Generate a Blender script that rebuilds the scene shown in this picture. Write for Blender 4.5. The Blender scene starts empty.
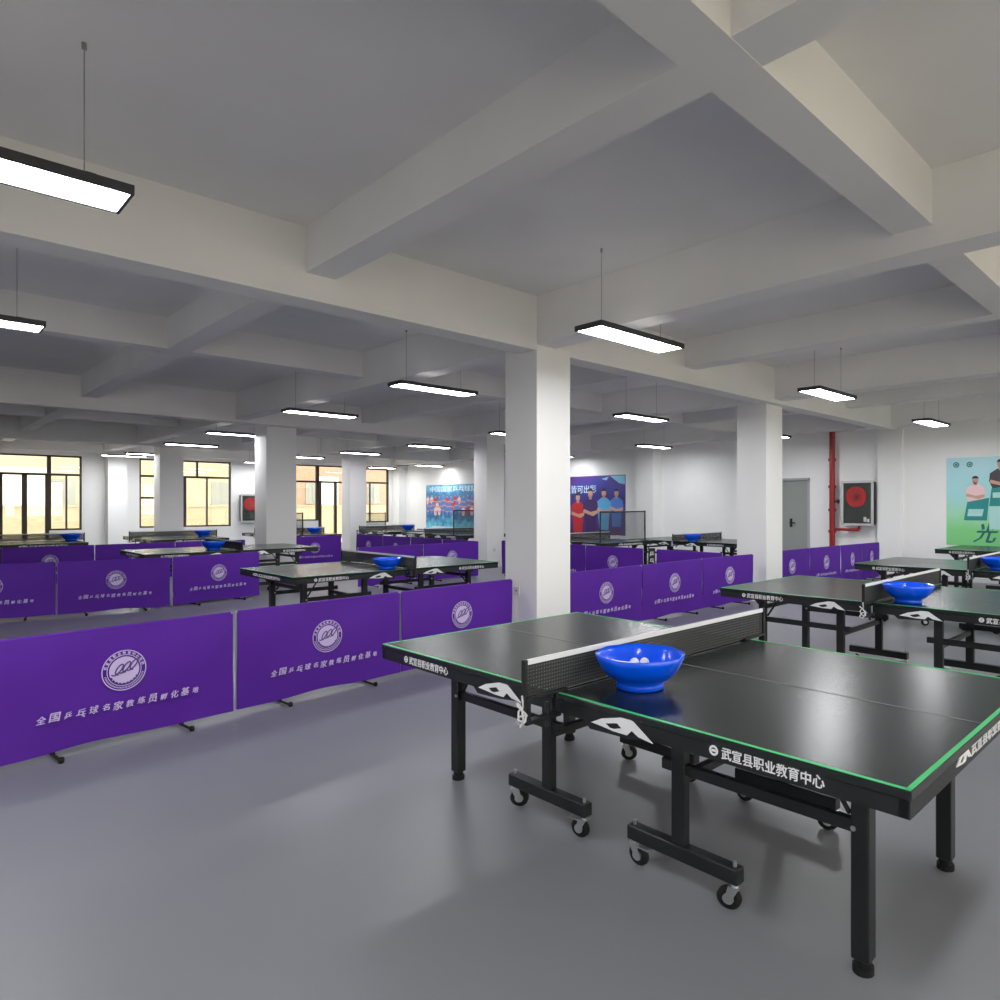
import bpy, math, random
from mathutils import Vector, Matrix
random.seed(7)
sc = bpy.context.scene
COL = sc.collection
PI = math.pi
R = math.radians

# ------------------------------------------------------------------ materials
def mat(name, col, rough=.6, spec=.5, metal=0, noise=0, nscale=8, emit=None, estr=0, bump=0, bscale=60, coat=0):
    m = bpy.data.materials.new(name); m.use_nodes = True
    nt = m.node_tree; b = nt.nodes['Principled BSDF']
    b.inputs['Base Color'].default_value = (*col, 1)
    b.inputs['Roughness'].default_value = rough
    b.inputs['Specular IOR Level'].default_value = spec
    b.inputs['Metallic'].default_value = metal
    b.inputs['Coat Weight'].default_value = coat
    if noise or bump:
        tc = nt.nodes.new('ShaderNodeTexCoord')
    if noise:
        n = nt.nodes.new('ShaderNodeTexNoise'); n.inputs['Scale'].default_value = nscale; n.inputs['Detail'].default_value = 4
        r = nt.nodes.new('ShaderNodeValToRGB')
        r.color_ramp.elements[0].position = .3; r.color_ramp.elements[1].position = .7
        r.color_ramp.elements[0].color = (*[max(0, c*(1-noise)) for c in col], 1)
        r.color_ramp.elements[1].color = (*[min(1, c*(1+noise)) for c in col], 1)
        nt.links.new(tc.outputs['Object'], n.inputs['Vector'])
        nt.links.new(n.outputs['Fac'], r.inputs['Fac']); nt.links.new(r.outputs['Color'], b.inputs['Base Color'])
    if bump:
        n2 = nt.nodes.new('ShaderNodeTexNoise'); n2.inputs['Scale'].default_value = bscale
        bp_ = nt.nodes.new('ShaderNodeBump'); bp_.inputs['Strength'].default_value = bump; bp_.inputs['Distance'].default_value = .01
        nt.links.new(tc.outputs['Object'], n2.inputs['Vector'])
        nt.links.new(n2.outputs['Fac'], bp_.inputs['Height']); nt.links.new(bp_.outputs['Normal'], b.inputs['Normal'])
    if emit:
        b.inputs['Emission Color'].default_value = (*emit, 1); b.inputs['Emission Strength'].default_value = estr
    return m

def see_through(name, col, cells, thick, rough=.8):
    """woven net: threads on a square grid, holes between"""
    m = mat(name, col, rough); nt = m.node_tree; b = nt.nodes['Principled BSDF']; out = nt.nodes['Material Output']
    tc = nt.nodes.new('ShaderNodeTexCoord'); sp = nt.nodes.new('ShaderNodeSeparateXYZ')
    nt.links.new(tc.outputs['Object'], sp.inputs['Vector'])
    res = []
    for ax in ('X', 'Z'):
        a = nt.nodes.new('ShaderNodeMath'); a.operation = 'MULTIPLY'; a.inputs[1].default_value = cells
        f = nt.nodes.new('ShaderNodeMath'); f.operation = 'FRACT'
        l = nt.nodes.new('ShaderNodeMath'); l.operation = 'LESS_THAN'; l.inputs[1].default_value = thick
        nt.links.new(sp.outputs[ax], a.inputs[0]); nt.links.new(a.outputs[0], f.inputs[0]); nt.links.new(f.outputs[0], l.inputs[0]); res.append(l)
    mx = nt.nodes.new('ShaderNodeMath'); mx.operation = 'MAXIMUM'
    nt.links.new(res[0].outputs[0], mx.inputs[0]); nt.links.new(res[1].outputs[0], mx.inputs[1])
    tr = nt.nodes.new('ShaderNodeBsdfTransparent'); ms = nt.nodes.new('ShaderNodeMixShader')
    nt.links.new(mx.outputs[0], ms.inputs[0]); nt.links.new(tr.outputs[0], ms.inputs[1]); nt.links.new(b.outputs[0], ms.inputs[2])
    nt.links.new(ms.outputs[0], out.inputs['Surface'])
    return m

def glass_mat():
    m = bpy.data.materials.new('window_glass'); m.use_nodes = True; nt = m.node_tree
    nt.nodes.remove(nt.nodes['Principled BSDF']); out = nt.nodes['Material Output']
    tr = nt.nodes.new('ShaderNodeBsdfTransparent'); tr.inputs[0].default_value = (.93, .95, .94, 1)
    gl = nt.nodes.new('ShaderNodeBsdfGlossy'); gl.inputs['Roughness'].default_value = .02
    ms = nt.nodes.new('ShaderNodeMixShader'); ms.inputs[0].default_value = .1
    nt.links.new(tr.outputs[0], ms.inputs[1]); nt.links.new(gl.outputs[0], ms.inputs[2]); nt.links.new(ms.outputs[0], out.inputs['Surface'])
    return m

M = dict(
    wall=mat('wall_paint', (.88, .88, .875), .75, .3, noise=.015, nscale=1.3),
    ceil=mat('ceiling_paint', (.82, .81, .80), .85, .2, noise=.05, nscale=.7),
    column=mat('column_paint', (.86, .855, .85), .6, .35, noise=.012, nscale=2),
    floor=mat('vinyl_floor', (.205, .208, .23), .36, .42, noise=.05, nscale=.8, bump=.03, bscale=250),
    top=mat('black_table_top', (.010, .0135, .0135), .25, .5, bump=.03, bscale=350),
    black=mat('black_steel', (.008, .009, .011), .42, .5),
    apron=mat('black_apron', (.009, .010, .012), .45, .45),
    rubber=mat('black_rubber', (.01, .01, .01), .7, .3),
    chrome=mat('zinc_steel', (.55, .56, .58), .3, .5, metal=.9),
    green=mat('green_line', (.04, .52, .16), .4),
    paleline=mat('thin_grey_line', (.20, .22, .22), .4),
    white=mat('white_print', (.82, .82, .84), .5),
    tape=mat('white_tape', (.75, .75, .78), .6),
    cord=mat('white_cord', (.7, .7, .7), .7),
    purple=mat('purple_cloth', (.098, .016, .325), .62, .25, bump=.1, bscale=14, noise=.06, nscale=2),
    lilac=mat('lilac_print', (.62, .50, .80), .6),
    ink=mat('purple_ink', (.10, .05, .25), .6),
    pole=mat('grey_pole', (.42, .41, .46), .4, .5),
    blue=mat('blue_plastic', (.0, .10, .92), .22, .5, coat=.25),
    ball=mat('white_ball', (.85, .86, .9), .4),
    lamp=mat('lamp_diffuser', (.9, .9, .9), .5, emit=(.965, .975, 1), estr=38),
    uplight=mat('uplight_fill', (.9, .9, .9), .5, emit=(1, .98, .96), estr=.5),
    lamp_body=mat('lamp_housing', (.03, .03, .035), .45),
    wire=mat('steel_wire', (.30, .30, .30), .5),
    frame=mat('brown_window_frame', (.045, .03, .022), .45),
    cream=mat('cream_facade', (.50, .44, .31), .9, noise=.05, nscale=3),
    peach=mat('peach_facade', (.46, .28, .20), .9, noise=.05, nscale=3),
    pale=mat('white_glare', (.92, .92, .90), .9),
    shade=mat('facade_window', (.30, .32, .30), .4),
    door=mat('grey_door_paint', (.30, .33, .31), .5),
    red=mat('red_pipe_paint', (.30, .008, .014), .4),
    hose=mat('red_hose', (.50, .02, .02), .5),
    silver=mat('cabinet_aluminium', (.62, .62, .62), .4, metal=.3),
    dark=mat('dark_cabinet_back', (.03, .04, .035), .4),
    plastic=mat('socket_plastic', (.72, .72, .72), .4),
    net=see_through('table_net', (.03, .032, .032), 70, .62),
    catch=see_through('catch_net', (.06, .07, .07), 45, .28),
    glass=glass_mat(),
    outground=mat('outdoor_paving', (.60, .56, .48), .9),
)

# ------------------------------------------------------------------ mesh helpers
class MB:
    def __init__(s): s.v = []; s.f = []; s.sm = []
    def add(s, vs, fs, smooth=False):
        o = len(s.v); s.v += [Vector(v) for v in vs]; s.f += [[i+o for i in f] for f in fs]; s.sm += [smooth]*len(fs); return s
    def box(s, x0, x1, y0, y1, z0, z1, b=0):
        if b:
            return s.bbox(x0, x1, y0, y1, z0, z1, b)
        v = [(x, y, z) for z in (z0, z1) for y in (y0, y1) for x in (x0, x1)]
        return s.add(v, [(0, 2, 3, 1), (4, 5, 7, 6), (0, 1, 5, 4), (2, 6, 7, 3), (0, 4, 6, 2), (1, 3, 7, 5)])
    def bbox(s, x0, x1, y0, y1, z0, z1, b):
        """box with chamfered vertical and horizontal edges (stack of inset rings)"""
        def ring(i, z, c):
            a0, a1, b0, b1 = x0+i, x1-i, y0+i, y1-i
            return [(a0+c, b0, z), (a1-c, b0, z), (a1, b0+c, z), (a1, b1-c, z), (a1-c, b1, z), (a0+c, b1, z), (a0, b1-c, z), (a0, b0+c, z)]
        v = ring(b, z0, b)+ring(0, z0+b, b)+ring(0, z1-b, b)+ring(b, z1, b)
        f = [tuple(range(7, -1, -1)), tuple(range(24, 32))]
        for k in range(3):
            for i in range(8):
                j = (i+1) % 8; f.append((k*8+i, k*8+j, k*8+8+j, k*8+8+i))
        return s.add(v, f)
    def cyl(s, p0, p1, r, n=12, r1=None):
        p0 = Vector(p0); p1 = Vector(p1); d = (p1-p0).normalized()
        a = d.orthogonal().normalized(); b = d.cross(a); r1 = r if r1 is None else r1
        v = []
        for p, q in ((p0, r), (p1, r1)):
            v += [p+a*q*math.cos(2*PI*i/n)+b*q*math.sin(2*PI*i/n) for i in range(n)]
        s.add(v, [(i, (i+1) % n, (i+1) % n+n, i+n) for i in range(n)], True)
        return s.add(v, [tuple(range(n-1, -1, -1)), tuple(range(n, 2*n))])
    def tube(s, pts, r, n=6):
        for a, b in zip(pts, pts[1:]): s.cyl(a, b, r, n)
        return s
    def lathe(s, prof, n=24, c=(0, 0, 0), smooth=True, rad=None, axis='Z'):
        v = []; rows = []
        for (r, z) in prof:
            for i in range(n):
                t = 2*PI*i/n; q = r*(rad(t, r, z) if rad else 1)
                p = (q*math.cos(t), q*math.sin(t), z)
                if axis == 'X': p = (p[2], p[0], p[1])
                v.append((c[0]+p[0], c[1]+p[1], c[2]+p[2]))
        f = []
        for k in range(len(prof)-1):
            for i in range(n):
                j = (i+1) % n; f.append((k*n+i, k*n+j, k*n+n+j, k*n+n+i))
        return s.add(v, f, smooth)
    def prism(s, pts, n0, n1, frame=None):
        """2D polygon pts extruded from n0 to n1 along the frame's third axis"""
        fr = frame or (lambda u, v, w: (u, v, w))
        n = len(pts); v = [fr(a, b, n0) for a, b in pts]+[fr(a, b, n1) for a, b in pts]
        return s.add(v, [tuple(range(n-1, -1, -1)), tuple(range(n, 2*n))]+[(i, (i+1) % n, (i+1) % n+n, i+n) for i in range(n)])
    def ring(s, c, r0, r1, n0, n1, frame, n=32):
        v = []
        for w in (n0, n1):
            for r in (r0, r1):
                v += [frame(c[0]+r*math.cos(2*PI*i/n), c[1]+r*math.sin(2*PI*i/n), w) for i in range(n)]
        f = []
        for i in range(n):
            j = (i+1) % n
            f += [(2*n+i, 2*n+j, 3*n+j, 3*n+i), (i, n+i, n+j, j), (n+i, 3*n+i, 3*n+j, n+j), (i, j, 2*n+j, 2*n+i)]
        return s.add(v, f)
    def mesh(s, name, m):
        me = bpy.data.meshes.new(name); me.from_pydata([tuple(v) for v in s.v], [], s.f)
        me.polygons.foreach_set('use_smooth', s.sm); me.materials.append(m); me.update()
        return me
    def build(s, name, m, parent=None, loc=(0, 0, 0), rz=0):
        return link(name, s.mesh(name, m), parent, loc, rz)

def link(name, me, parent=None, loc=(0, 0, 0), rz=0):
    o = bpy.data.objects.new(name, me); COL.objects.link(o); o.location = loc; o.rotation_euler = (0, 0, rz)
    if parent: o.parent = parent
    return o

def tag(o, label, cat, group=None):
    o['label'] = label; o['category'] = cat
    if group: o['group'] = group
    return o
def empty(name, loc=(0, 0, 0), rz=0):
    o = bpy.data.objects.new(name, None); COL.objects.link(o); o.location = loc; o.rotation_euler = (0, 0, rz); o.empty_display_size = .2
    return o
def struct(o): o['kind'] = 'structure'; return o
KIDS = {}
def kids(o): return [c for c in bpy.data.objects if c.parent == o]
def copy_tree(src, name=None):
    r = src.copy(); COL.objects.link(r)
    for ch in kids(src):
        c = ch.copy(); COL.objects.link(c); c.parent = r
        for g in kids(ch):
            d = g.copy(); COL.objects.link(d); d.parent = c
    return r

def text_geom(body, bold=.012, res=2):
    """outline text as raw verts/faces (in 2D, size 1), centred"""
    c = bpy.data.curves.new('t', 'FONT'); c.body = body; c.size = 1; c.resolution_u = res; c.offset = bold; c.extrude = .012
    o = bpy.data.objects.new('t', c); COL.objects.link(o)
    bpy.context.view_layer.update()
    dg = bpy.context.evaluated_depsgraph_get(); me = bpy.data.meshes.new_from_object(o.evaluated_get(dg))
    vs = [v.co.copy() for v in me.vertices]; fs = [list(p.vertices) for p in me.polygons]
    bpy.data.objects.remove(o); bpy.data.curves.remove(c); bpy.data.meshes.remove(me)
    x0 = min(v.x for v in vs); x1 = max(v.x for v in vs); y0 = min(v.y for v in vs); y1 = max(v.y for v in vs)
    return vs, fs, (x0, x1, y0, y1)
def put_text(mb, body, frame, cx, cy, width, height=None, th=.0012, bold=.012, shear=0, rot=0, by_height=False, base=0):
    vs, fs, (x0, x1, y0, y1) = text_geom(body, 0)
    s = width/(x1-x0) if not by_height else height/(y1-y0)
    sy = s if (height is None or by_height) else height/(y1-y0)
    out = []
    N = len(vs); w_ = bold*1.1
    allv = [(v.x+dx, v.y+dy, v.z) for dx, dy in ((-w_, -w_*.6), (w_, w_*.6)) for v in vs] if bold else [tuple(v) for v in vs]
    if bold: fs = fs+[[i+N for i in f] for f in fs]
    for k_, v in enumerate(allv):
        v = Vector(v)
        if k_ >= N and v.z > 0: v.z += .004
        a = (v.x-(x0+x1)/2)*s; b = (v.y-(y0+y1)/2)*sy; a += shear*b
        if rot: a, b = a*math.cos(rot)-b*math.sin(rot), a*math.sin(rot)+b*math.cos(rot)
        out.append(frame(cx+a, cy+b, base+(th*(1.15 if v.z > .0125 else 1) if v.z > 0 else 0)))
    mb.add(out, fs)

# ================================================================== THE ROOM
WX = 14.9; WY = 25.0; CZ = 3.65; BZ = 3.10; SZ = 3.30
X0 = -5.5; Y0 = -2.9
struct(MB().box(X0-.2, WX+.2, Y0-.2, WY+.25, -.15, 0).build('floor', M['floor']))
# ceiling with its cast beams (main grid on the columns, lower; secondary grid, higher)
cb = MB(); cb.box(X0-.2, WX+.2, Y0-.2, WY+.25, CZ, CZ+.15)
main_x = [(5.113, 5.38), (13.62, 13.92), (20.7, 21.0)]
main_y = [(-.42, -.12), (4.624, 4.88), (9.565, 9.86), (14.45, 14.9)]
for a, b in main_x: cb.box(X0, WX, a, b, BZ, CZ)
for a, b in main_y: cb.box(a, b, Y0, WY, BZ+.055, CZ)
for a, b in [(1.38, 1.62), (8.72, 8.96), (10.2, 10.2), (17.2, 17.44), (-2.2, -1.96)]:
    if b > a: cb.box(X0, WX, a, b, SZ, CZ)
for a, b in [(2.24, 2.48), (7.2, 7.44), (12.2, 12.44), (-2.9, -2.66)]: cb.box(a, b, Y0, WY, SZ+.002, CZ)
cb.box(X0, WX, WY-.28, WY, BZ, CZ)
struct(cb.build('ceiling', M['ceil']))

struct(MB().box(X0-.2, X0, Y0-.2, WY, 0, CZ).build('wall_left', M['wall']))
w = MB(); cur = X0
NEARW = [(-4.9, -.6), (.1, 4.4), (5.0, 9.4), (10.0, 14.3)]  # windows assumed behind the camera, added to let in warm daylight
for a, b in NEARW:
    w.box(cur, a, Y0-.2, Y0, 0, CZ).box(a, b, Y0-.2, Y0, 0, .8).box(a, b, Y0-.2, Y0, 3.0, CZ); cur = b
w.box(cur, WX+.2, Y0-.2, Y0, 0, CZ)
struct(w.build('wall_near', M['wall']))
# right wall with a door opening
DY0, DY1, DZ = 7.07, 8.02, 2.15
w = MB(); w.box(WX, WX+.2, Y0, DY0, 0, CZ); w.box(WX, WX+.2, DY1, WY+.2, 0, CZ); w.box(WX, WX+.2, DY0, DY1, DZ, CZ)
PIL = [(WX-.4, 11.35, 11.95), (WX-.4, 18.6, 19.2), (WX-.32, WY-.5, WY-.001), (WX-.12, 5.0, 5.5)]
for i, (a, b, c) in enumerate(PIL): struct(MB().box(a, WX-.001, b, c, 0, BZ).build('trim_%d' % (10+i), M['wall']))
struct(w.build('wall_right', M['wall']))
# window wall
OPEN = [(1.3, 3.36, 0, 2.99), (3.36, 4.14, .77, 2.99), (5.63, 8.35, .79, 3.0), (10.5, 11.45, .93, 3.03), (11.45, 12.85, 0, 3.03), (13.0, 14.42, .82, 2.99)]
w = MB(); cur = X0
for a, b, z0, z1 in OPEN:
    if a > cur: w.box(cur, a, WY, WY+.22, 0, CZ)
    if z0 > 0: w.box(a, b, WY, WY+.22, 0, z0)
    w.box(a, b, WY, WY+.22, z1, CZ); cur = b
w.box(cur, WX, WY, WY+.22, 0, CZ)
struct(MB().box(4.72, 5.22, WY-.4, WY-.001, 0, BZ).build('trim_15', M['wall']))
struct(w.build('wall_far', M['wall']))
bb = MB()
for a, b in ((X0, 1.3), (4.14, 4.72), (5.22, 11.45), (12.85, WX-.32)): bb.box(a, b, WY-.012, WY, 0, .09)
struct(bb.build('baseboard_far', M['plastic']))
struct(MB().box(WX-.012, WX, Y0, 5.11, 0, .09).box(WX-.012, WX, 5.6, DY0-.06, 0, .09).box(WX-.012, WX, DY1+.06, 11.35, 0, .09).box(WX-.012, WX, 11.95, 18.6, 0, .09).build('baseboard_right', M['plastic']))

def window(name, x0, x1, z0, z1, bars_v, bars_h, t=.05):
    """frame with bars; bars_v: (x, z0, z1, half width), bars_h: (z, x0, x1)"""
    f = MB(); y0, y1 = WY+.03, WY+.10
    f.box(x0, x0+t, y0, y1, z0, z1).box(x1-t, x1, y0, y1, z0, z1).box(x0, x1, y0, y1, z1-t, z1).box(x0, x1, y0, y1, z0, z0+t)
    for x, a, b, h in bars_v: f.box(x-h, x+h, y0-.01, y1, a, b)
    for z, a, b in bars_h: f.box(a, b, y0-.01, y1, z-.035, z+.035)
    o = struct(f.build(name, M['frame']))
    MB().box(x0+t, x1-t, WY+.062, WY+.068, z0+t, z1-t).build('pane', M['glass'], o)
    return o
window('window_1', 3.36, 4.14, .77, 2.99, [(3.77, .77, 2.42, .022)], [(2.42, 3.36, 4.14)])
window('door_1', 1.3, 3.36, 0, 2.99, [(2.80, 0, 2.42, .06), (2.28, 0, 2.42, .04), (1.8, 0, 2.42, .05), (3.30, 0, 2.42, .03)], [(2.42, 1.3, 3.36)])
window('window_2', 5.63, 8.35, .79, 3.0, [(6.92, .79, 2.45, .05), (7.30, 2.45, 3.0, .03), (7.60, .79, 2.45, .022), (6.1, .79, 3.0, .022)], [(2.45, 5.63, 8.35), (1.75, 5.63, 6.9)])
window('window_3', 10.5, 11.45, .93, 3.03, [(11.42, .93, 3.03, .05)], [(2.40, 10.5, 11.45)])
window('door_2', 11.45, 12.85, 0, 3.03, [(11.55, 0, 2.4, .035), (12.15, 0, 2.4, .05)], [(2.40, 11.45, 12.85)])
window('window_4', 13.0, 14.42, .82, 2.99, [(13.6, .82, 2.42, .022), (14.38, .82, 2.99, .03)], [(2.42, 13.0, 14.42)])
# the grey door on the right wall
d = struct(MB().box(WX+.03, WX+.08, DY0+.05, DY1-.05, 0, DZ-.05, .004).build('door_3', M['door']))
MB().box(WX-.02, WX+.1, DY0, DY0+.05, 0, DZ).box(WX-.02, WX+.1, DY1-.05, DY1, 0, DZ).box(WX-.02, WX+.1, DY0, DY1, DZ-.05, DZ).build('door_frame', M['pole'], d)
MB().cyl((WX+.03, 7.55, 1.1), (WX-.03, 7.55, 1.1), .018).box(WX-.045, WX-.025, 7.42, 7.56, 1.085, 1.115).box(WX+.02, WX+.032, 7.52, 7.58, 1.0, 1.2).build('door_handle', M['black'], d)

# columns (structure, each its own object)
COLS = [(4.62, 5.11, .48, .5), (9.56, 5.25, .52, .52), (5.31, 13.92, .60, .60), (10.18, 13.06, .53, .52), (5.31, 21.41, .58, .6), (9.65, 18.96, .52, .52)]
for i, (x, y, sx, sy) in enumerate(COLS):
    o = struct(MB().box(x, x+sx, y, y+sy, 0, BZ+.07 if i < 2 else CZ-.01).build('trim_%d' % (i+1), M['column']))
# ---------------------------------------------------------------- outside
struct(MB().box(-40, 60, WY+.25, 90, -.6, -.05).box(-40, 60, -40, Y0-.2, -.6, -.05).build('trim_7', M['outground']))
for i, (a, b) in enumerate(NEARW):
    o = struct(MB().box(a, b, Y0-.12, Y0-.06, .8, .86).box(a, b, Y0-.12, Y0-.06, 2.94, 3.0).box(a, a+.06, Y0-.12, Y0-.06, .8, 3.0).box(b-.06, b, Y0-.12, Y0-.06, .8, 3.0).box((a+b)/2-.03, (a+b)/2+.03, Y0-.12, Y0-.06, .8, 3.0).build('window_%d' % (5+i), M['frame']))
    MB().box(a+.06, b-.06, Y0-.093, Y0-.087, .86, 2.94).build('pane', M['glass'], o)
def facade(name, x0, x1, y, z0, z1, m, wins, label, dp=6):
    o = MB().box(x0, x1, y, y+dp, z0, z1).build(name, M[m])
    tag(o, label, 'building')
    for (a, b, c, e) in wins:
        p = MB().box(a, b, y-.06, y+.02, c, e).box((a+b)/2-.04, (a+b)/2+.04, y-.1, y-.05, c, e).box(a-.06, b+.06, y-.14, y, c-.1, c).build('facade_window', M['shade'], o)
    return o
facade('apartment_building', 1.0, 17.0, 44, 0, 16, 'cream', [(a, a+1.0, z, z+1.3) for a in (6.0, 8.3, 11.2, 13.6) for z in (1.6, 4.4, 7.2)], 'cream building outside the left windows')
facade('left_door_glare', 2.9, 4.62, 34, -.05, 3.0, 'pale', [], 'low white block standing in for the bright glare of the left glass doors', .6)  # added white block, imitates the overexposed glass of the left doors
facade('orange_building', 17.6, 33, 42, 0, 16, 'peach', [(a, a+.9, z, z+1.3) for a in (18.4, 22.6, 24.6) for z in (1.7, 4.6, 7.4)], 'orange building with grey windows outside the right windows')
facade('right_door_glare', 15.85, 16.75, 34.2, -.05, 3.0, 'pale', [], 'small white block standing in for the bright glare of the right glass door', .4)  # added white block, imitates the bright reflection in the right door glass
tag(MB().box(-2, 26, 31, 31.3, -.05, 1.45).box(-2, 26, 30.95, 31.35, 1.45, 1.52).build('boundary_wall', M['cream']), 'pale yellow boundary wall outside all the windows', 'wall')

# ================================================================== PENDANT LIGHTS
def make_light():
    r = empty('pendant_light')
    L, W = 1.13, .3
    h = MB().box(-L/2, L/2, -W/2, -W/2+.014, -.045, 0).box(-L/2, L/2, W/2-.014, W/2, -.045, 0).box(-L/2, -L/2+.014, -W/2, W/2, -.045, 0).box(L/2-.014, L/2, -W/2, W/2, -.045, 0)
    h.box(-L/2+.01, L/2-.01, -W/2+.01, W/2-.01, -.030, -.012).box(-.42, -.38, -W/2, W/2, -.012, .002).box(.38, .42, -W/2, W/2, -.012, .002)
    for s in (-1, 1): h.cyl((s*.4, 0, 0), (s*.4, 0, .025), .012)
    h.build('housing', M['lamp_body'], r)
    MB().box(-L/2+.015, L/2-.015, -W/2+.015, W/2-.015, -.040, -.036).build('diffuser', M['lamp'], r)
    MB().box(-L/2+.02, L/2-.02, -W/2+.02, W/2-.02, -.0115, -.008).build('added_uplight', M['uplight'], r)  # unseen glowing panel, added to brighten ceiling and beam sides
    for s in (-1, 1): MB().cyl((s*.4, 0, .02), (s*.4, 0, CZ-3.0-.002), .0028, 6).build('suspension_wire', M['wire'], r)
    for s in (-1, 1): MB().cyl((s*.4, 0, CZ-3.0-.03), (s*.4, 0, CZ-3.0-.002), .011, 10).build('ceiling_hook', M['wire'], r)
    return r
LIGHTS = [
 (.24, 3.81, 'large nearest hanging light, cut by the left edge of the photo'),
 (4.54, 3.78, 'hanging light nearest the front column, white rectangle over the front table'),
 (.34, 7.03, 'hanging light cut by the left edge, below and behind the nearest one'),
 (4.80, 7.22, 'long hanging light just left of the front column'),
 (4.83, 10.46, 'hanging light in front of the top of the second column from the left'),
 (5.05, 14.75, 'hanging light partly hidden by the left side of the second column'),
 (5.17, 18.15, 'hanging light crossing the top of the leftmost column'),
 (5.26, 22.3, 'hanging light partly hidden behind the leftmost column'),
 (4.93, 23.6, 'hanging light crossing the wall pilaster between the left windows'),
 (9.0, 24.0, 'short glimpse of a hanging light before the red hose cabinet on the window wall'),
 (8.88, 20.3, 'hanging light above the opened glass door, partly behind the second column'),
 (9.27, 17.6, 'hanging light across the top of the slim third column'),
 (13.5, 23.9, 'hanging light overlapping the top of the rightmost far window'),
 (9.4, 14.35, 'hanging light in the middle bay, above the one by the blue team poster'),
 (14.0, 21.4, 'hanging light right above the blue team poster'),
 (9.04, 10.68, 'hanging light partly hidden by the left edge of the front column'),
 (8.77, 7.10, 'hanging light between the two big columns, upper of the pair'),
 (13.3, 10.37, 'hanging light between the two big columns, lower of the pair'),
 (13.85, 14.4, 'hanging light peeking out from the right edge of the front column'),
 (8.60, 3.83, 'hanging light right of the second big column'),
 (12.9, 3.86, 'hanging light before the right wall, nearest the green poster'),
 (12.9, 6.95, 'small glimpse of a hanging light at the right edge of the second big column'),
 (.25, .35, 'hanging light above and behind the viewer, outside the photo'),
 (4.5, .35, 'hanging light over the near end of the second table, outside the photo'),
 (8.6, .35, 'hanging light over the near end of the third table, outside the photo'),
 (12.9, .35, 'hanging light over the near end of the fourth table, outside the photo'),
 (-3.9, 3.8, 'hanging light left of the nearest visible one, outside the photo'),
 (-3.9, 7.1, 'hanging light at the left wall beyond the first banner, outside the photo'),
 (-3.9, .35, 'hanging light in the near left corner of the hall, outside the photo'),
 (-3.9, 10.5, 'hanging light at the left wall before the second banner row, outside the photo'),
]
proto = make_light()
for i, (x, y, lab) in enumerate(LIGHTS):
    o = proto if i == 0 else copy_tree(proto)
    o.location = (x, y, 3.0); tag(o, lab, 'ceiling light', 'hanging rectangular ceiling lights')
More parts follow.
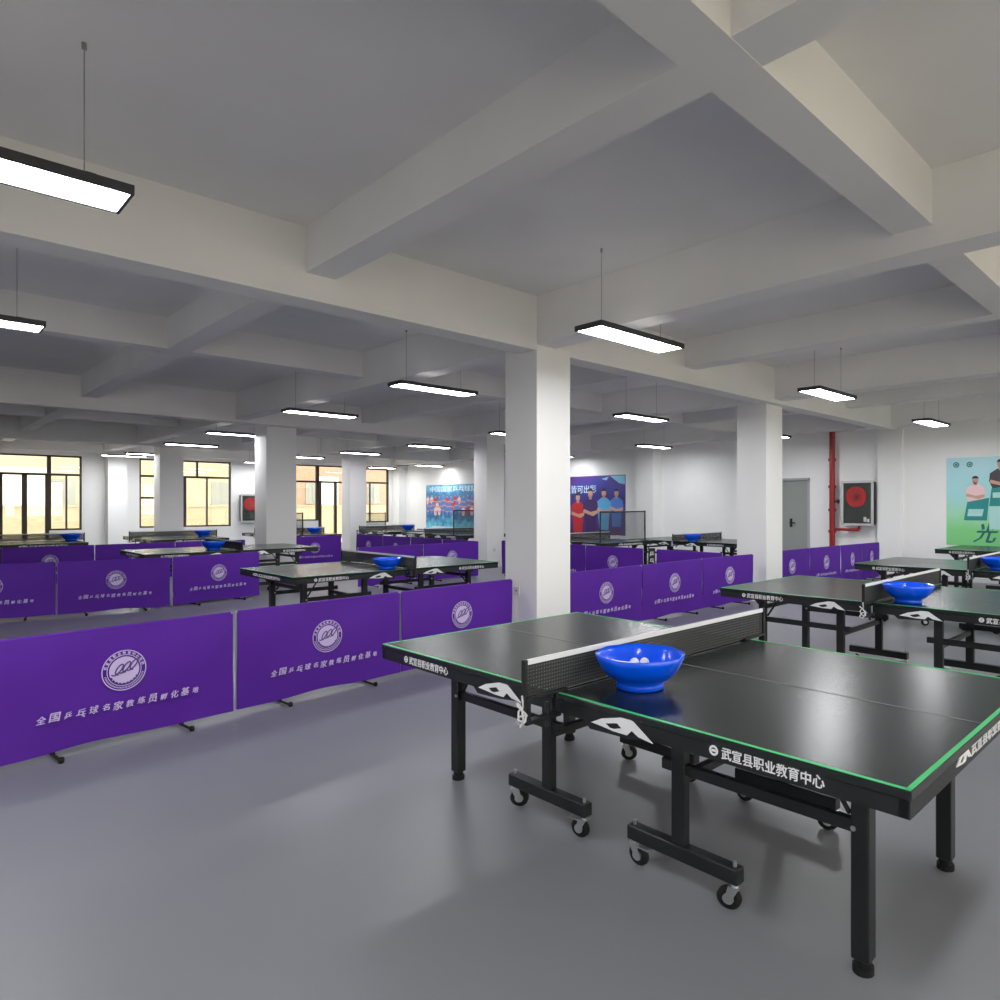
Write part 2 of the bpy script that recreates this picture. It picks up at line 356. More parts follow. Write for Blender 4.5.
# unseen rows that light the near part of the hall the same way
# ================================================================== TABLE TENNIS TABLES
SW = [(-.15, .075), (-.097, .050), (.007, .024), (.052, .023), (.15, .086), (.085, .078), (.052, .062), (.03, .084), (-.035, .084), (-.035, .0755), (.004, .0645), (-.018, .050), (-.078, .064), (-.055, .076), (-.036, .0755), (-.036, .084), (-.09, .079)]
def make_table():
    r = empty('table_tennis_table')
    HW, HL, T = .7625, 1.37, .76
    for s in (-1, 1):
        ya, yb = (.006, HL) if s > 0 else (-HL, -.006)
        top = MB().box(-HW, HW, ya, yb, T-.028, T, .003).build('tabletop_half', M['top'], r)
        e = .018; g = MB(); z0, z1 = T, T+.0012
        yo = HL*s; g.box(-HW+.003, HW-.003, min(yo-s*.003, yo-s*e), max(yo-s*.003, yo-s*e), z0-.0005, z1)
        for q in (-1, 1): g.box(min(q*(HW-.003), q*(HW-e)), max(q*(HW-.003), q*(HW-e)), ya+.003, yb-.003, z0-.0005, z1)
        g.build('edge_line', M['green'], top)
        MB().box(-.0025, .0025, min(yo-s*e, s*.006), max(yo-s*e, s*.006), T-.0003, T+.0013).build('centre_line', M['paleline'], top)
        a = MB(); i0 = HW-.004
        for q in (-1, 1): a.box(min(q*i0, q*(i0-.03)), max(q*i0, q*(i0-.03)), ya+.01, yb-.004 if s > 0 else yb, T-.078, T-.026)
        a.box(-i0, i0, min(yo-s*.004, yo-s*.034), max(yo-s*.004, yo-s*.034), T-.078, T-.026)
        # deeper gussets where the swooshes sit
        for q in (-1, 1):
            fr = lambda u, v, w_, q=q: (q*(i0-w_), u, T-v)
            c = s*.355
            a.prism([(c-.20, .07), (c-.15, .082), (c+.0, .098), (c+.16, .104), (c+.20, .07)], 0, .02, fr)
        a.build('apron', M['apron'], top)
        # printed side text and swooshes
        t = MB()
        for q in (-1, 1):
            fr = lambda u, v, w_, q=q: (q*(i0+w_), q*u, v)
            cy = q*s*.94
            put_text(t, '武宣县职业教育中心', fr, cy+.018, T-.046, .345, .040, bold=.018)
            t.ring((cy-.185, T-.046), .010, .017, 0, .0015, fr, 20); t.prism([(cy-.193, T-.05), (cy-.177, T-.05), (cy-.177, T-.042), (cy-.193, T-.042)], 0, .0015, fr)
            c = q*s*.355
            MB().prism([(c+u, T-v) for u, v in SW], .001, .004, fr).build('swoosh_print', M['white'], top)
        fr = lambda u, v, w_: (-s*u, s*(HL-.004+w_), v)
        put_text(t, '武宣县职业教育中心', fr, .12, T-.040, .60, .046, bold=.018)
        MB().prism([(-.27+u*.55, T+.006-v*.75) for u, v in SW], 0, .003, fr).build('swoosh_print', M['white'], top)
        t.build('lettering', M['white'], top)
    # net
    n = MB().box(-.915, .915, -.0008, .0008, T+.006, T+.150).build('net', M['net'], r)
    MB().box(-.915, .915, -.006, .006, T+.136, T+.156).build('top_tape', M['tape'], n)
    for q in (-1, 1):
        p = MB().box(min(q*.912, q*.930), max(q*.912, q*.930), -.012, .012, T-.06, T+.158, .003)
        p.box(min(q*.70, q*.925), max(q*.70, q*.925), -.02, .02, T+.001, T+.012, .002).box(min(q*.74, q*.925), max(q*.74, q*.925), -.018, .018, T-.095, T-.08)
        p.cyl((q*.80, 0, T-.13), (q*.80, 0, T-.03), .010, 8).box(min(q*.905, q*.925), max(q*.905, q*.925), -.018, .018, T-.09, T+.01)
        p.build('net_post', M['black'], r)
    cp = [(-.938+.012*math.cos(k*1.9), .022*math.sin(k*1.3), T-.035-.0035*k+.03*math.sin(k*1.1)) for k in range(14)]
    MB().tube([(-.935, 0, T+.02)]+cp+[(-.945, .0, T-.10)], .0042, 5).build('net_cord', M['cord'], r)
    # legs
    for s in (-1, 1):
        for q in (-1, 1):
            x, y = q*.435, s*1.115
            l = MB().box(x-.03, x+.03, y-.03, y+.03, .045, T-.028, .004)
            l.prism([(y+s*.03, T-.03), (y+s*.13, T-.06), (y+s*.13, T-.085), (y+s*.03, T-.18)], x-.006, x+.006, lambda u, v, w_: (w_, u, v))
            l = l.build('leg', M['black'], r)
            MB().cyl((x, y, .0), (x, y, .022), .034, 14).cyl((x, y, .02), (x, y, .05), .026, 14).build('foot_cap', M['rubber'], l)
            MB().cyl((x-q*0-.034, y-s*.02, .47), (x+.034, y-s*.02, .47), .009, 8).cyl((x-.01, y+s*.11, T-.075), (x+.01, y+s*.11, T-.075), .008, 8).build('bolt', M['chrome'], l)
    # wheeled undercarriage of each half
    for s in (-1, 1):
        for q in (-1, 1):
            x, y = q*.43, s*.385
            MB().box(x-.02, x+.02, y-.032, y+.032, .16, T-.028, .003).build('upright', M['black'], r)
            MB().box(x-.027, x+.027, min(s*.125, s*.66), max(s*.125, s*.66), .102, .162, .004).build('base_bar', M['black'], r)
            MB().box(x-.014, x+.014, min(s*.30, s*1.13), max(s*.30, s*1.13), .445, .490, .003).build('side_rail', M['black'], r)
            MB().cyl((x, s*1.07, .50), (x, s*.92, T-.04), .009, 8).build('brace', M['black'], r)
            for yy in (.150, .635):
                yc = s*yy; tw = {(1, .635): .65+PI, (1, .150): .1, (-1, .150): PI, (-1, .635): .25}[(s, yy)]
                c = MB().cyl((0, 0, .096), (0, 0, .118), .016, 10).box(-.020, .020, -.022, .022, .096, .102)
                for k in (-1, 1): c.prism([(-.020, .100), (.022, .100), (.036, .048), (.022, .034), (.010, .040)], k*.018-.0015, k*.018+.0015, lambda u, v, w_: (w_, u, v))
                c.cyl((-.020, .022, .047), (.020, .022, .047), .022, 12).cyl((0, 0, .10), (0, 0, .205), .008, 8)
                if yy < .3: c.box(-.02, .02, .0, .082, .088, .096)
                c = c.build('caster', M['chrome'], r, (x, yc, 0), tw); c.scale = (1, 1, .88)
                MB().lathe([(.012, -.012), (.036, -.013), (.047, -.009), (.047, .009), (.036, .013), (.012, .012)], 22, (0, .022, .047), axis='X').build('wheel', M['rubber'], c)
        MB().box(-.43, .43, s*.385-.015, s*.385+.015, .40, .44, .003).build('cross_bar', M['black'], r)
        MB().box(-.435, .435, s*1.10-.012, s*1.10+.012, .56, .60, .003).build('cross_bar', M['black'], r)
    return r
tproto = make_table()
#       x0, y0, orientation, label
TABLES = [
 (1.89, .615, 'Y', 'nearest black tennis table with green edge lines, filling the lower right'),
 (5.34, .66, 'Y', 'second black tennis table from the front, behind the nearest one on the right'),
 (8.78, .82, 'Y', 'third black tennis table on the right, between the second one and the green poster wall'),
 (12.66, 1.0, 'Y', 'farthest tennis table on the right, just under the green poster'),
 (2.97, 7.08, 'X', 'tennis table standing lengthwise behind the front purple banners, in the middle left'),
 (2.76, 12.0, 'X', 'tennis table in front of the leftmost column, behind the second banner row'),
 (1.37, 16.8, 'Y', 'leftmost far tennis table, before the glass doors'),
 (4.05, 16.8, 'Y', 'far tennis table between the leftmost column and the window behind it'),
 (6.80, 16.8, 'Y', 'far tennis table before the orange window, just right of the second column'),
 (9.85, 17.1, 'Y', 'far tennis table before the rightmost window, left of the blue team poster'),
 (11.58, 7.05, 'Y', 'tennis table against the bare right wall, just left of the second big column'),
 (9.9, 8.95, 'Y', 'tennis table with a framed catch net on its end, right of the front column'),
 (9.95, 13.8, 'Y', 'tennis table below the blue team poster, with a dark catch net on its end'),
]
for i, (x, y, o_, lab) in enumerate(TABLES):
    t = tproto if i == 0 else copy_tree(tproto)
    w_, l_ = (1.525, 2.74) if o_ == 'Y' else (2.74, 1.525)
    t.location = (x+w_/2, y+l_/2, 0); t.rotation_euler = (0, 0, 0 if o_ == 'Y' else -PI/2)
    tag(t, lab, 'table', 'black table tennis tables')

# ================================================================== BLUE BOWLS + BALLS
def make_bowl():
    oct_ = lambda t, r, z: 1+(.020*max(0, (z-.02))/.13)*(math.cos(8*t))
    prof = [(.0, .004), (.088, .004), (.098, .0), (.106, .004), (.104, .022), (.102, .030), (.145, .056), (.174, .090), (.188, .124), (.194, .148), (.190, .151), (.182, .126), (.166, .092), (.136, .060), (.095, .040), (.0, .036)]
    me = MB().lathe(prof, 64, rad=oct_).mesh('ball_bowl', M['blue']); return me
bowl_me = make_bowl()
BOWLS = [
 (2.195, 1.785, 'blue plastic bowl on the nearest table'),
 (5.55, 1.83, 'blue plastic bowl on the second table at right, before its net'),
 (9.08, 1.985, 'blue plastic bowl on the third table, cut by the right edge'),
 (4.155, 7.24, 'blue plastic bowl on the middle-left table behind the front banners'),
 (3.88, 12.45, 'blue bowl on the table before the leftmost column, lower of two'),
 (2.78, 17.93, 'blue bowl on the leftmost far table, by its net'),
 (5.36, 17.94, 'small blue bowl above the larger one, on the far table by the window'),
 (8.1, 17.94, 'small blue bowl on the far table before the orange window'),
 (11.15, 18.2, 'small blue bowl on the far table left of the blue team poster'),
 (11.78, 8.17, 'blue bowl on the table by the bare right wall'),
]
for i, (x, y, lab) in enumerate(BOWLS):
    o = link('bowl', bowl_me, None, (x, y, .7605), i*.4); o.scale = [.86]*3 if i == 3 else [.95]*3; tag(o, lab, 'bowl', 'blue ball bowls on the tables')
ball_me = MB().lathe([(.02*math.sin(PI*k/12), -.02*math.cos(PI*k/12)) for k in range(13)], 20).mesh('table_tennis_ball', M['ball'])
pts = [(0, 0, .062)]+[(.044*math.cos(a), .044*math.sin(a), .062) for a in [i*PI/3+.3 for i in range(6)]]
bx, by = 2.195, 1.785
for (x, y, z) in pts:
    tag(link('table_tennis_ball', ball_me, None, (bx+x, by+y, .7605+z)), 'white ball in the lower layer inside the nearest blue bowl', 'ball', 'balls in the nearest bowl')
tag(link('table_tennis_ball', ball_me, None, (bx+.005, by+.035, .7605+.095)), 'white ball on top in the nearest bowl, left of the two', 'ball', 'balls in the nearest bowl')
tag(link('table_tennis_ball', ball_me, None, (bx+.036, by+.006, .7605+.095)), 'white ball on top in the nearest bowl, right of the two', 'ball', 'balls in the nearest bowl')

# ================================================================== PURPLE BANNER BARRIERS
PW = 1.42
def make_barrier(seed):
    rnd = random.Random(seed); r = empty('banner_barrier')
    nx, nz = 40, 14; H = .735
    ph = [rnd.uniform(0, 6) for _ in range(5)]
    def dy(u, v):  # soft folds
        return .007*math.sin(3.1*u+ph[0]+1.5*v)+.0045*math.sin(8*u+ph[1]-7*v)+.003*(1-v)*math.sin(17*u+ph[2])
    vs = []; 
    for side in (0, .006):
        for k in range(nz+1):
            v = k/nz
            for i in range(nx+1):
                u = i/nx; x = (u-.5)*(PW-.006)
                zb = .028+.012*math.sin(PI*u)+.006*math.sin(11*u+ph[3])
                z = zb+(H-zb)*v-.004*math.sin(PI*u)*v
                vs.append((x, -.020+side+dy(u, v)*(1-v**6), z))
    n = (nx+1)*(nz+1); fs = []
    for k in range(nz):
        for i in range(nx):
            a = k*(nx+1)+i; fs.append((a, a+1, a+nx+2, a+nx+1)); fs.append((n+a, n+a+nx+1, n+a+nx+2, n+a+1))
    m = MB().add(vs, fs, True)
    m.cyl((-PW/2+.012, 0, H), (PW/2-.012, 0, H), .013, 10)
    m.build('banner_cloth', M['purple'], r)
    fy = -.0345
    fr = lambda u, v, w_: (u, fy-w_, v)
    e = MB(); c = (0, .462)
    e.ring(c, .131, .137, 0, .002, fr, 40); e.ring(c, .102, .106, 0, .002, fr, 40)
    e.prism([(c[0]+.092*math.cos(2*PI*i/36), c[1]+.092*math.sin(2*PI*i/36)) for i in range(36)], 0, .002, fr)
    s = '武宣县职业教育中心培训'
    for i, ch in enumerate(s):
        a = R(165-150*i/(len(s)-1)); put_text(e, ch, fr, c[0]+.118*math.cos(a), c[1]+.118*math.sin(a), .019, .019, th=.002, bold=.03, rot=a-PI/2)
    for i in range(34):
        a = R(195+150*i/33); q = .113; e.prism([(c[0]+q*math.cos(a+x)*(1+y), c[1]+q*math.sin(a+x)*(1+y)) for x, y in ((-.02, 0), (.02, 0), (.02, .09), (-.02, .09))], 0, .002, fr)
    for v in e.v: v.x = c[0]+(v.x-c[0])*.94; v.z = c[1]+(v.z-c[1])*.94
    e = e.build('emblem', M['lilac'], r)
    k = MB(); fr2 = lambda u, v, w_: (u, fy-.0025-w_, v)
    for j in range(3):   # three joined script loops
        ox = -.045+.042*j; oy = .458+.010*j
        pts = []
        for q in range(26):
            t = q/25; a = -2.3+t*7.2
            yy_ = .034*math.sin(a); pts.append((ox+.026*t+.021*math.cos(a)+.55*yy_, oy+yy_*(1-.1*t)+.012))
        for (ax, ay), (bx_, by_) in zip(pts, pts[1:]):
            d = Vector((bx_-ax, by_-ay)); nn = Vector((-d.y, d.x)).normalized()*(.0042)
            k.prism([(ax-nn.x, ay-nn.y), (bx_-nn.x, by_-nn.y), (bx_+nn.x, by_+nn.y), (ax+nn.x, ay+nn.y)], 0, .0015, fr2)
    for j in range(9):
        a0 = R(205+130*j/9); a1 = R(205+130*(j+.7)/9)
        k.prism([(c[0]+.080*math.cos(a0), c[1]+.080*math.sin(a0)), (c[0]+.080*math.cos(a1), c[1]+.080*math.sin(a1)), (c[0]+.087*math.cos(a1), c[1]+.087*math.sin(a1)), (c[0]+.087*math.cos(a0), c[1]+.087*math.sin(a0))], 0, .0015, fr2)
    k.build('emblem_script', M['ink'], e)
    t = MB(); word = '全国乒乓球名家教练员孵化基地'
    for i, ch in enumerate(word):
        hh = .046+.008*math.sin(i*2.3)
        put_text(t, ch, fr, -.44+.88*i/(len(word)-1), .245+.004*math.sin(i*1.7), hh*.98, hh, th=.002, bold=.022, shear=.18)
    t.build('lettering', M['lilac'], r)
    for s_ in (-1, 1):
        MB().cyl((s_*(PW/2-.008), 0, .03), (s_*(PW/2-.008), 0, H+.012), .008, 10).build('pole', M['pole'], r)
        f = MB().cyl((s_*.37, -.15, .012), (s_*.37, .15, .012), .009, 8).cyl((s_*.37, 0, .012), (s_*.37, 0, .07), .008, 8)
        for q in (-1, 1): f.lathe([(0, -.016), (.014, -.016), (.017, 0), (.014, .016), (0, .016)], 10, (s_*.37, q*.15, .017))
        f.build('foot', M['rubber'], r)
    MB().cyl((-PW/2+.01, .012, .09), (PW/2-.01, .012, .09), .006, 8).build('bottom_rail', M['pole'], r)
    return r
protos = [make_barrier(k) for k in (3, 11, 29)]
used = [False]*3
BARS = [
 ((.38, 5.08), (1.75, 5.22), 'front banner cut by the left edge of the photo'),
 ((1.78, 5.24), (3.19, 5.36), 'front purple banner, second from the left edge'),
 ((3.20, 5.36), (4.56, 5.44), 'front purple banner touching the front column from the left'),
 ((5.35, 5.47), (6.77, 5.50), 'purple banner emerging right beside the front column'),
 ((6.78, 5.50), (8.19, 5.53), 'purple banner, middle of the three between the two big columns'),
 ((8.20, 5.53), (9.50, 5.46), 'purple banner ending at the left side of the second big column'),
 ((10.2, 5.52), (11.52, 5.49), 'purple banner just right of the second big column'),
 ((11.53, 5.49), (12.70, 5.43), 'purple banner in front of the grey door, second right of the second big column'),
 ((12.71, 5.43), (13.62, 5.38), 'purple banner before the red pipe'),
 ((13.63, 5.38), (14.38, 5.33), 'short-looking purple banner below the hose cabinet, nearest the right wall'),
 ((.30, 11.7), (1.62, 11.52), 'second-row banner cut by the left edge'),
 ((1.63, 11.5), (2.94, 11.34), 'second-row banner in front of the wall pilaster, left of the pale joint pole'),
 ((2.97, 11.34), (4.30, 11.6), 'second-row banner below the blue bowls, ending at the second column'),
 ((6.0, 11.5), (7.35, 11.5), 'banner behind the middle-left table, right of the second column'),
 ((7.38, 11.5), (8.72, 11.5), 'banner behind the net of the middle-left table'),
 ((.1, 15.95), (1.46, 15.95), 'third-row banner under the leftmost far table, cut by the left edge'),
 ((1.47, 15.95), (2.83, 15.9), 'third-row banner with its emblem under the leftmost far bowl'),
 ((2.84, 15.9), (4.21, 15.9), 'third-row banner between the leftmost far table and the leftmost column'),
 ((4.22, 15.9), (5.6, 15.9), 'third-row banner behind the two stacked-looking bowls'),
 ((6.7, 16.35), (8.08, 16.35), 'far purple banner below the orange window, right of the second column'),
 ((8.78, 16.85), (8.78, 15.5), 'farthest of the four banners receding along the aisle, left of the front column'),
 ((8.78, 15.48), (8.78, 14.2), 'second farthest of the four banners along the left aisle'),
 ((8.79, 14.18), (8.79, 12.9), 'second nearest of the four banners along the left aisle'),
 ((8.8, 12.88), (8.8, 11.58), 'nearest of the four banners along the left aisle, behind the middle-left table end'),
 ((9.38, 11.5), (9.38, 10.3), 'sliver of a purple banner at the left edge of the front column'),
 ((9.38, 10.28), (9.38, 8.97), 'banner piece half hidden by the right edge of the front column'),
 ((9.38, 8.95), (9.38, 7.55), 'receding banner seen just right of the front column, under the red-shirt poster'),
 ((9.38, 7.25), (9.38, 5.92), 'receding banner under the table by the bare wall'),
 ((12.1, 19.2), (12.1, 17.85), 'far banner top behind the table at the rightmost window'),
 ((12.1, 17.8), (12.1, 16.45), 'far banner top just below the blue team poster'),
]
for i, (a, b, lab) in enumerate(BARS):
    k = i % 3
    o = protos[k] if not used[k] else copy_tree(protos[k]); used[k] = True
    a = Vector(a); b = Vector(b); d = b-a
    o.location = ((a.x+b.x)/2, (a.y+b.y)/2, 0); o.rotation_euler = (0, 0, math.atan2(d.y, d.x)); o.scale = (d.length/PW, 1, 1)
    tag(o, lab, 'banner', 'purple banner barriers')
# black lettered sleeve standing in the gap of the receding banners
s = MB().box(-.06, .06, -.03, .03, .0, .76, .01).build('post_sleeve', M['black'], None, (9.42, 7.40, 0), -PI/4)
tag(s, 'black post with white characters in the gap of the receding banners', 'post')
for i, ch in enumerate('乒乓球'):
    t = MB(); put_text(t, ch, lambda u, v, w_: (u, -.031-w_, v), 0, .66-.12*i, .08, .08, bold=.02); t.build('lettering', M['white'], s)

# ================================================================== BALL CATCH NETS
def catch_net(x, y, wd, ht, lab, rz=0):
    r = empty('ball_catch_net', (x, y, .7615), rz); h = wd/2
    f = MB()
    f.cyl((-h, 0, 0), (-h, 0, ht), .016, 8).cyl((h, 0, 0), (h, 0, ht+.02), .016, 8).cyl((-h, 0, ht), (h, 0, ht), .014, 8)
    for s in (-1, 1): f.box(s*h-.02, s*h+.02, -.10, .10, 0, .012)
    f.build('frame', M['black'], r)
    v = []; nx = 20
    for k in range(9):
        for i in range(nx+1): v.append((-h+wd*i/nx, .015*math.sin(i*.9+k*.5)*math.sin(PI*k/8)+.02*math.sin(PI*i/nx), .02+(ht-.02)*k/8))
    MB().add(v, [(k*(nx+1)+i, k*(nx+1)+i+1, (k+1)*(nx+1)+i+1, (k+1)*(nx+1)+i) for k in range(8) for i in range(nx)], True).build('net_mesh', M['catch'], r)
    tag(r, lab, 'catch net', 'ball catch nets on table ends')
catch_net(10.64, 9.1, 1.42, .62, 'dark framed ball catch net right of the front column, before the red-shirt poster')
catch_net(10.6, 14.0, 1.46, .62, 'dark ball catch net before the blue team poster')
catch_net(10.6, 19.72, 1.30, .50, 'pale ball catch net in front of the rightmost far window', R(0))
catch_net(7.05, 17.05, .7, .55, 'small ball catch net at the right edge of the second column, before the orange window')

# ================================================================== WALL THINGS
def wallR(u, v, w_): return (WX-w_, -u, v)     # frame on the right wall: u runs towards the near end
def person(mb_skin, mb_shirt, mb_hair, u, v, s, w0=.006, leg=.42):
    fr = wallR
    mb_shirt.prism([(u-.21*s, v), (u-.28*s, v+.16*s), (u-.26*s, v+.38*s), (u-.09*s, v+.50*s), (u+.09*s, v+.50*s), (u+.26*s, v+.38*s), (u+.28*s, v+.16*s), (u+.21*s, v), (u+.17*s, v-leg*s), (u-.17*s, v-leg*s)], w0, w0+.001, fr)
    mb_skin.prism([(u+.085*s*math.cos(a), v+.62*s+.12*s*math.sin(a)) for a in [2*PI*i/18 for i in range(18)]], w0+.001, w0+.002, fr)
    mb_skin.prism([(u-.05*s, v+.46*s), (u+.05*s, v+.46*s), (u+.045*s, v+.56*s), (u-.045*s, v+.56*s)], w0+.001, w0+.002, fr)
    mb_skin.prism([(u-.27*s, v+.12*s), (u+.10*s, v+.02*s), (u+.26*s, v+.10*s), (u+.26*s, v+.18*s), (u+.02*s, v+.13*s), (u-.24*s, v+.21*s)], w0+.001, w0+.002, fr)
    mb_hair.prism([(u+.10*s*math.cos(a), v+.66*s+.10*s*math.sin(a)) for a in [PI*i/12 for i in range(13)]]+[(u-.07*s, v+.68*s), (u+.07*s, v+.68*s)], w0+.0022, w0+.003, fr)
P = {}
for n, c in dict(skin=(.62, .36, .27), hair=(.03, .02, .03), redshirt=(.55, .02, .03), navyshirt=(.05, .02, .12), sky=(.10, .40, .72), blueshirt=(.08, .20, .60), teal=(.02, .28, .28), tealpale=(.45, .75, .72), lightblue=(.25, .62, .85), pinkw=(.85, .6, .62), brush=(.02, .16, .15), cyanw=(.62, .86, .92), darkshirt=(.06, .05, .06)).items():
    P[n] = mat('print_'+n, c, .45)
def grad_mat(name, stops, zlo, zhi, noise=.15, ns=3.0):
    m = mat(name, (1, 1, 1), .4); nt = m.node_tree; b = nt.nodes['Principled BSDF']
    tc = nt.nodes.new('ShaderNodeTexCoord'); sp = nt.nodes.new('ShaderNodeSeparateXYZ'); nt.links.new(tc.outputs['Object'], sp.inputs[0])
    mr = nt.nodes.new('ShaderNodeMapRange'); mr.inputs['From Min'].default_value = zlo; mr.inputs['From Max'].default_value = zhi
    n = nt.nodes.new('ShaderNodeTexNoise'); n.inputs['Scale'].default_value = ns; nt.links.new(tc.outputs['Object'], n.inputs['Vector'])
    ml = nt.nodes.new('ShaderNodeMath'); ml.operation = 'MULTIPLY_ADD'; ml.inputs[1].default_value = noise*2; ml.inputs[2].default_value = -noise
    ad = nt.nodes.new('ShaderNodeMath'); ad.operation = 'ADD'
    nt.links.new(n.outputs['Fac'], ml.inputs[0]); nt.links.new(sp.outputs['Z'], mr.inputs['Value']); nt.links.new(mr.outputs[0], ad.inputs[0]); nt.links.new(ml.outputs[0], ad.inputs[1])
    r = nt.nodes.new('ShaderNodeValToRGB'); el = r.color_ramp.elements
    while len(el) < len(stops): el.new(.5)
    for e, (p, c) in zip(el, stops): e.position = p; e.color = (*c, 1)
    nt.links.new(ad.outputs[0], r.inputs[0]); nt.links.new(r.outputs[0], b.inputs['Base Color'])
    return m

# green poster
g = MB().box(WX-.006, WX-.001, .9, 4.18, .72, 2.46).build('green_poster', grad_mat('green_print', [(0, (.22, .66, .25)), (.2, (.24, .68, .26)), (.36, (.38, .76, .50)), (.55, (.40, .74, .76)), (1, (.46, .76, .82))], .72, 2.46, .12, 2.2))
tag(g, 'green and pale blue poster with a brush character, on the right wall', 'poster')
t = MB(); put_text(t, '光', wallR, -3.46, .98, .36, .38, bold=.02, shear=.3, base=.007); put_text(t, '荣', wallR, -2.90, 1.05, .36, .40, bold=.02, shear=.3, base=.007)
t.build('brush_lettering', P['brush'], g)
t = MB(); t.ring((-4.0, 2.32), .035, .055, .006, .008, wallR, 16); t.ring((-3.76, 2.32), .035, .055, .006, .008, wallR, 16)
for q in (-4.0, -3.76): t.prism([(q-.02, 2.30), (q+.02, 2.30), (q+.02, 2.34), (q-.02, 2.34)], .006, .008, wallR)
t.build('round_marks', P['brush'], g)
a, b, c, e = MB(), MB(), MB(), MB()
person(a, b, c, -3.66, 1.62, .62, .012); person(a, e, c, -3.22, 1.86, .72, .012)
b.build('white_shirt', P['pinkw'], g); e.build('dark_shirt', P['darkshirt'], g); a.build('face', P['skin'], g); c.build('hair', P['hair'], g)
MB().prism([(-3.86, 1.22), (-3.46, 1.22), (-3.42, 1.66), (-3.80, 1.58)], .008, .0135, wallR).prism([(-3.42, 1.50), (-2.9, 1.50), (-2.85, 1.92), (-3.38, 1.84)], .008, .0145, wallR).build('teal_desk', P['teal'], g)
MB().prism([(-3.80, 1.30), (-3.54, 1.30), (-3.51, 1.44), (-3.78, 1.44)], .0150, .0160, wallR).prism([(-3.36, 1.66), (-2.92, 1.66), (-2.9, 1.78), (-3.36, 1.76)], .0150, .0160, wallR).prism([(-3.42, 1.05), (-2.95, 1.05), (-2.95, 1.48), (-3.42, 1.48)], .008, .0120, wallR).build('pale_panel', P['tealpale'], g)

# purple poster with four figures
g = MB().box(WX-.006, WX-.001, 12.66, 16.6, .63, 2.40).build('purple_poster', grad_mat('purple_print', [(0, (.07, .02, .14)), (.35, (.08, .03, .25)), (.6, (.03, .03, .22)), (.85, (.05, .05, .35)), (1, (.10, .04, .22))], .63, 2.4, .25, 1.5))
tag(g, 'purple-blue poster with four standing figures and white heading, right of the front column', 'poster')
t = MB(); put_text(t, '人人皆可出彩', wallR, -14.62, 2.00, 1.62, .24, bold=.01, base=.007); t.build('heading', P['cyanw'], g)
MB().prism([(-13.25, 2.38), (-12.68, 2.38), (-12.68, 2.12), (-12.9, 2.16), (-13.1, 2.28)], .006, .008, wallR).prism([(-13.6, 2.30), (-13.3, 2.36), (-13.4, 2.25)], .006, .008, wallR).build('light_corner', P['lightblue'], g)
for nm, uu, vv, ss in (('redshirt', -14.58, 1.10, 1.05), ('navyshirt', -14.05, 1.16, 1.15), ('sky', -13.5, 1.22, 1.05), ('blueshirt', -13.0, 1.28, .95), ('sky', -15.2, 1.10, 1.1)):
    b, skin, hair = MB(), MB(), MB(); person(skin, b, hair, uu, vv, ss, .009+.0005*ss); b.build('shirt', P[nm], g); skin.build('face', P['skin'], g); hair.build('hair', P['hair'], g)

# blue team poster
g = MB().box(WX-.006, WX-.001, 19.25, 22.99, .47, 2.30).build('blue_poster', grad_mat('blue_print', [(0, (.25, .75, .85)), (.2, (.06, .45, .70)), (.34, (.01, .14, .35)), (.6, (.01, .12, .35)), (.82, (.02, .25, .55)), (1, (.15, .45, .70))], .47, 2.3, .3, 4))
tag(g, 'blue team poster with two rows of red-and-white figures, on the far right wall', 'poster')
t = MB(); put_text(t, '中国国家乒乓球队', wallR, -21.2, 2.13, 3.0, .22, bold=.03, base=.007); t.build('heading', P['cyanw'], g)
rnd = random.Random(5)
for row in range(3):
    skin, hair, sh, sh2, sh3 = MB(), MB(), MB(), MB(), MB()
    for k in range(15):
        u = -22.85+.26*k+.12*(row % 2); v = 1.62-.19*row+.03*math.sin(k*2)
        person(skin, (sh, sh3, sh2, sh3)[rnd.randrange(4)], hair, u, v, .40, .007+.004*row, .25)
    for nm, q, m_ in (('red_shirt_row', sh, 'redshirt'), ('white_shirt_row', sh2, 'pinkw'), ('blue_shirt_row', sh3, 'blueshirt'), ('face_row', skin, 'skin'), ('hair_row', hair, 'hair')): q.build(nm, P[m_], g)['kind'] = 'stuff'
MB().prism([(-22.8+.35*k+x, .55+y) for k in (0,) for x, y in ((0, 0), (3.2, 0), (3.0, .12), (.3, .16))], .006, .008, wallR).build('light_floor', P['cyanw'], g)

# red standpipe
g = empty('fire_pipe', (WX-.14, 6.48, 0))
MB().cyl((0, 0, 0), (0, 0, CZ-.01), .062, 16).build('riser', M['red'], g)
for z in (.9, 1.38, 1.9, 2.5): MB().cyl((0, 0, z), (0, 0, z+.06), .085, 16).build('collar', M['red'], g)
MB().tube([(0, 0, .98), (0, -.60, .98), (0, -.60, 1.10)], .032, 10).build('branch', M['red'], g)
MB().cyl((0, 0, 1.60), (0, -.13, 1.60), .02, 8).cyl((0, -.13, 1.60), (0, -.15, 1.60), .05, 12).build('valve', M['black'], g)
tag(g, 'red vertical fire pipe with a side branch, on the right wall', 'pipe')

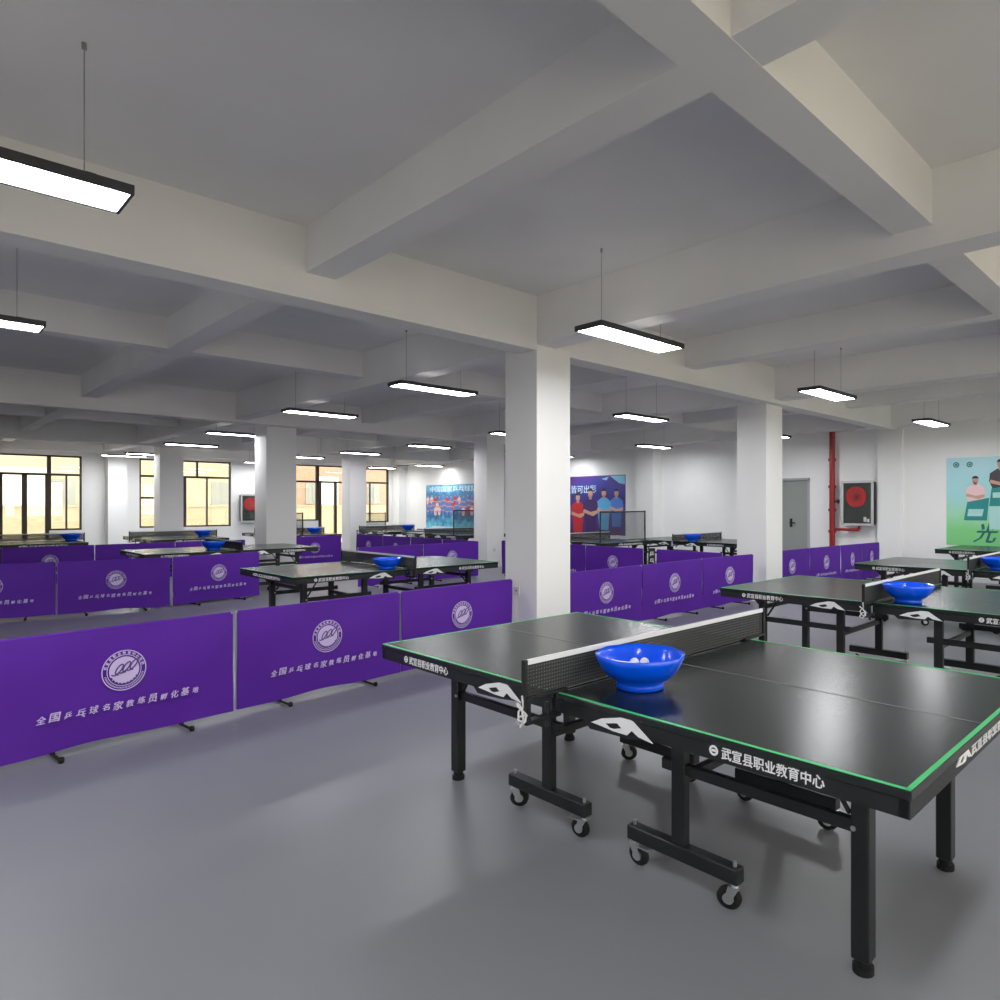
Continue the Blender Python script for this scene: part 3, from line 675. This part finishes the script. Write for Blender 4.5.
def hose_cabinet(loc, rz, lab):
    g = empty('fire_hose_cabinet', loc, rz)        # local: x along the wall, -y out of it
    MB().box(-.32, .32, -.19, 0, 0, .92).build('body', M['dark'], g)
    f = MB(); f.box(-.35, .35, -.21, -.18, -.03, .02).box(-.35, .35, -.21, -.18, .90, .95).box(-.35, -.30, -.21, -.18, 0, .92).box(.30, .35, -.21, -.18, 0, .92).build('door_frame', M['silver'], g)
    h = MB()
    for k in range(5): h.ring((-.02, .60), .03+.04*k, .062+.04*k, .192, .20+.003*k, lambda u, v, w_: (u, -w_, v), 28)
    h.build('hose_reel', M['hose'], g)
    MB().cyl((.17, -.205, .06), (.17, -.205, .16), .03, 10).cyl((.24, -.205, .05), (.24, -.205, .12), .03, 10).build('nozzle', M['silver'], g)
    MB().box(-.30, .30, -.204, -.200, .02, .90).build('glass', M['glass'], g)
    tag(g, lab, 'cabinet', 'fire hose cabinets')
hose_cabinet((WX, 5.90, 1.10), -PI/2, 'fire hose cabinet with red reel, beside the red pipe on the right wall')
hose_cabinet((8.95, WY, .95), 0, 'red fire hose cabinet on the window wall, left of the second column')

# wall sockets and small plates
def socket(x, y, z, rz, lab):
    o = MB().box(-.045, .045, -.012, 0, -.045, .045, .003).build('wall_socket', M['plastic'], None, (x, y, z), rz)
    MB().box(-.012, -.006, -.014, -.011, -.01, .012).box(.006, .012, -.014, -.011, -.01, .012).build('slots', M['dark'], o)
    tag(o, lab, 'socket')
socket(10.40, 13.06, .42, 0, 'white socket near the foot of the column left of the front one')
socket(4.62, 5.42, .62, -PI/2, 'socket low on the shaded side of the front column')

# ================================================================== WORLD, CAMERA
w = bpy.data.worlds.new('world'); sc.world = w; w.use_nodes = True
bg = w.node_tree.nodes['Background']; bg.inputs[0].default_value = (1.0, .93, .83, 1); bg.inputs[1].default_value = 4.8

f_, th, H_, hy, cx = 674.7, .7688, 1.52, 505., 582.
cam = bpy.data.cameras.new('camera'); co = bpy.data.objects.new('camera', cam); COL.objects.link(co)
cam.sensor_fit = 'HORIZONTAL'; cam.sensor_width = 36; cam.lens = 36*f_/1000
cam.shift_x = -(cx-500)/1000; cam.shift_y = (hy-500)/1000; cam.clip_start = .05; cam.clip_end = 300
co.location = (0, 0, H_); co.rotation_euler = (PI/2, 0, th-PI/2)
sc.camera = co
sc.view_settings.view_transform = 'Standard'; sc.view_settings.look = 'None'; sc.view_settings.exposure = .12; sc.view_settings.gamma = 1
sc.view_settings.use_curve_mapping = False
cy = sc.cycles; cy.use_denoising = True; cy.max_bounces = 8; cy.diffuse_bounces = 5; cy.transparent_max_bounces = 16; cy.use_light_tree = True
cy.caustics_reflective = False; cy.caustics_refractive = False; cy.sample_clamp_indirect = 6
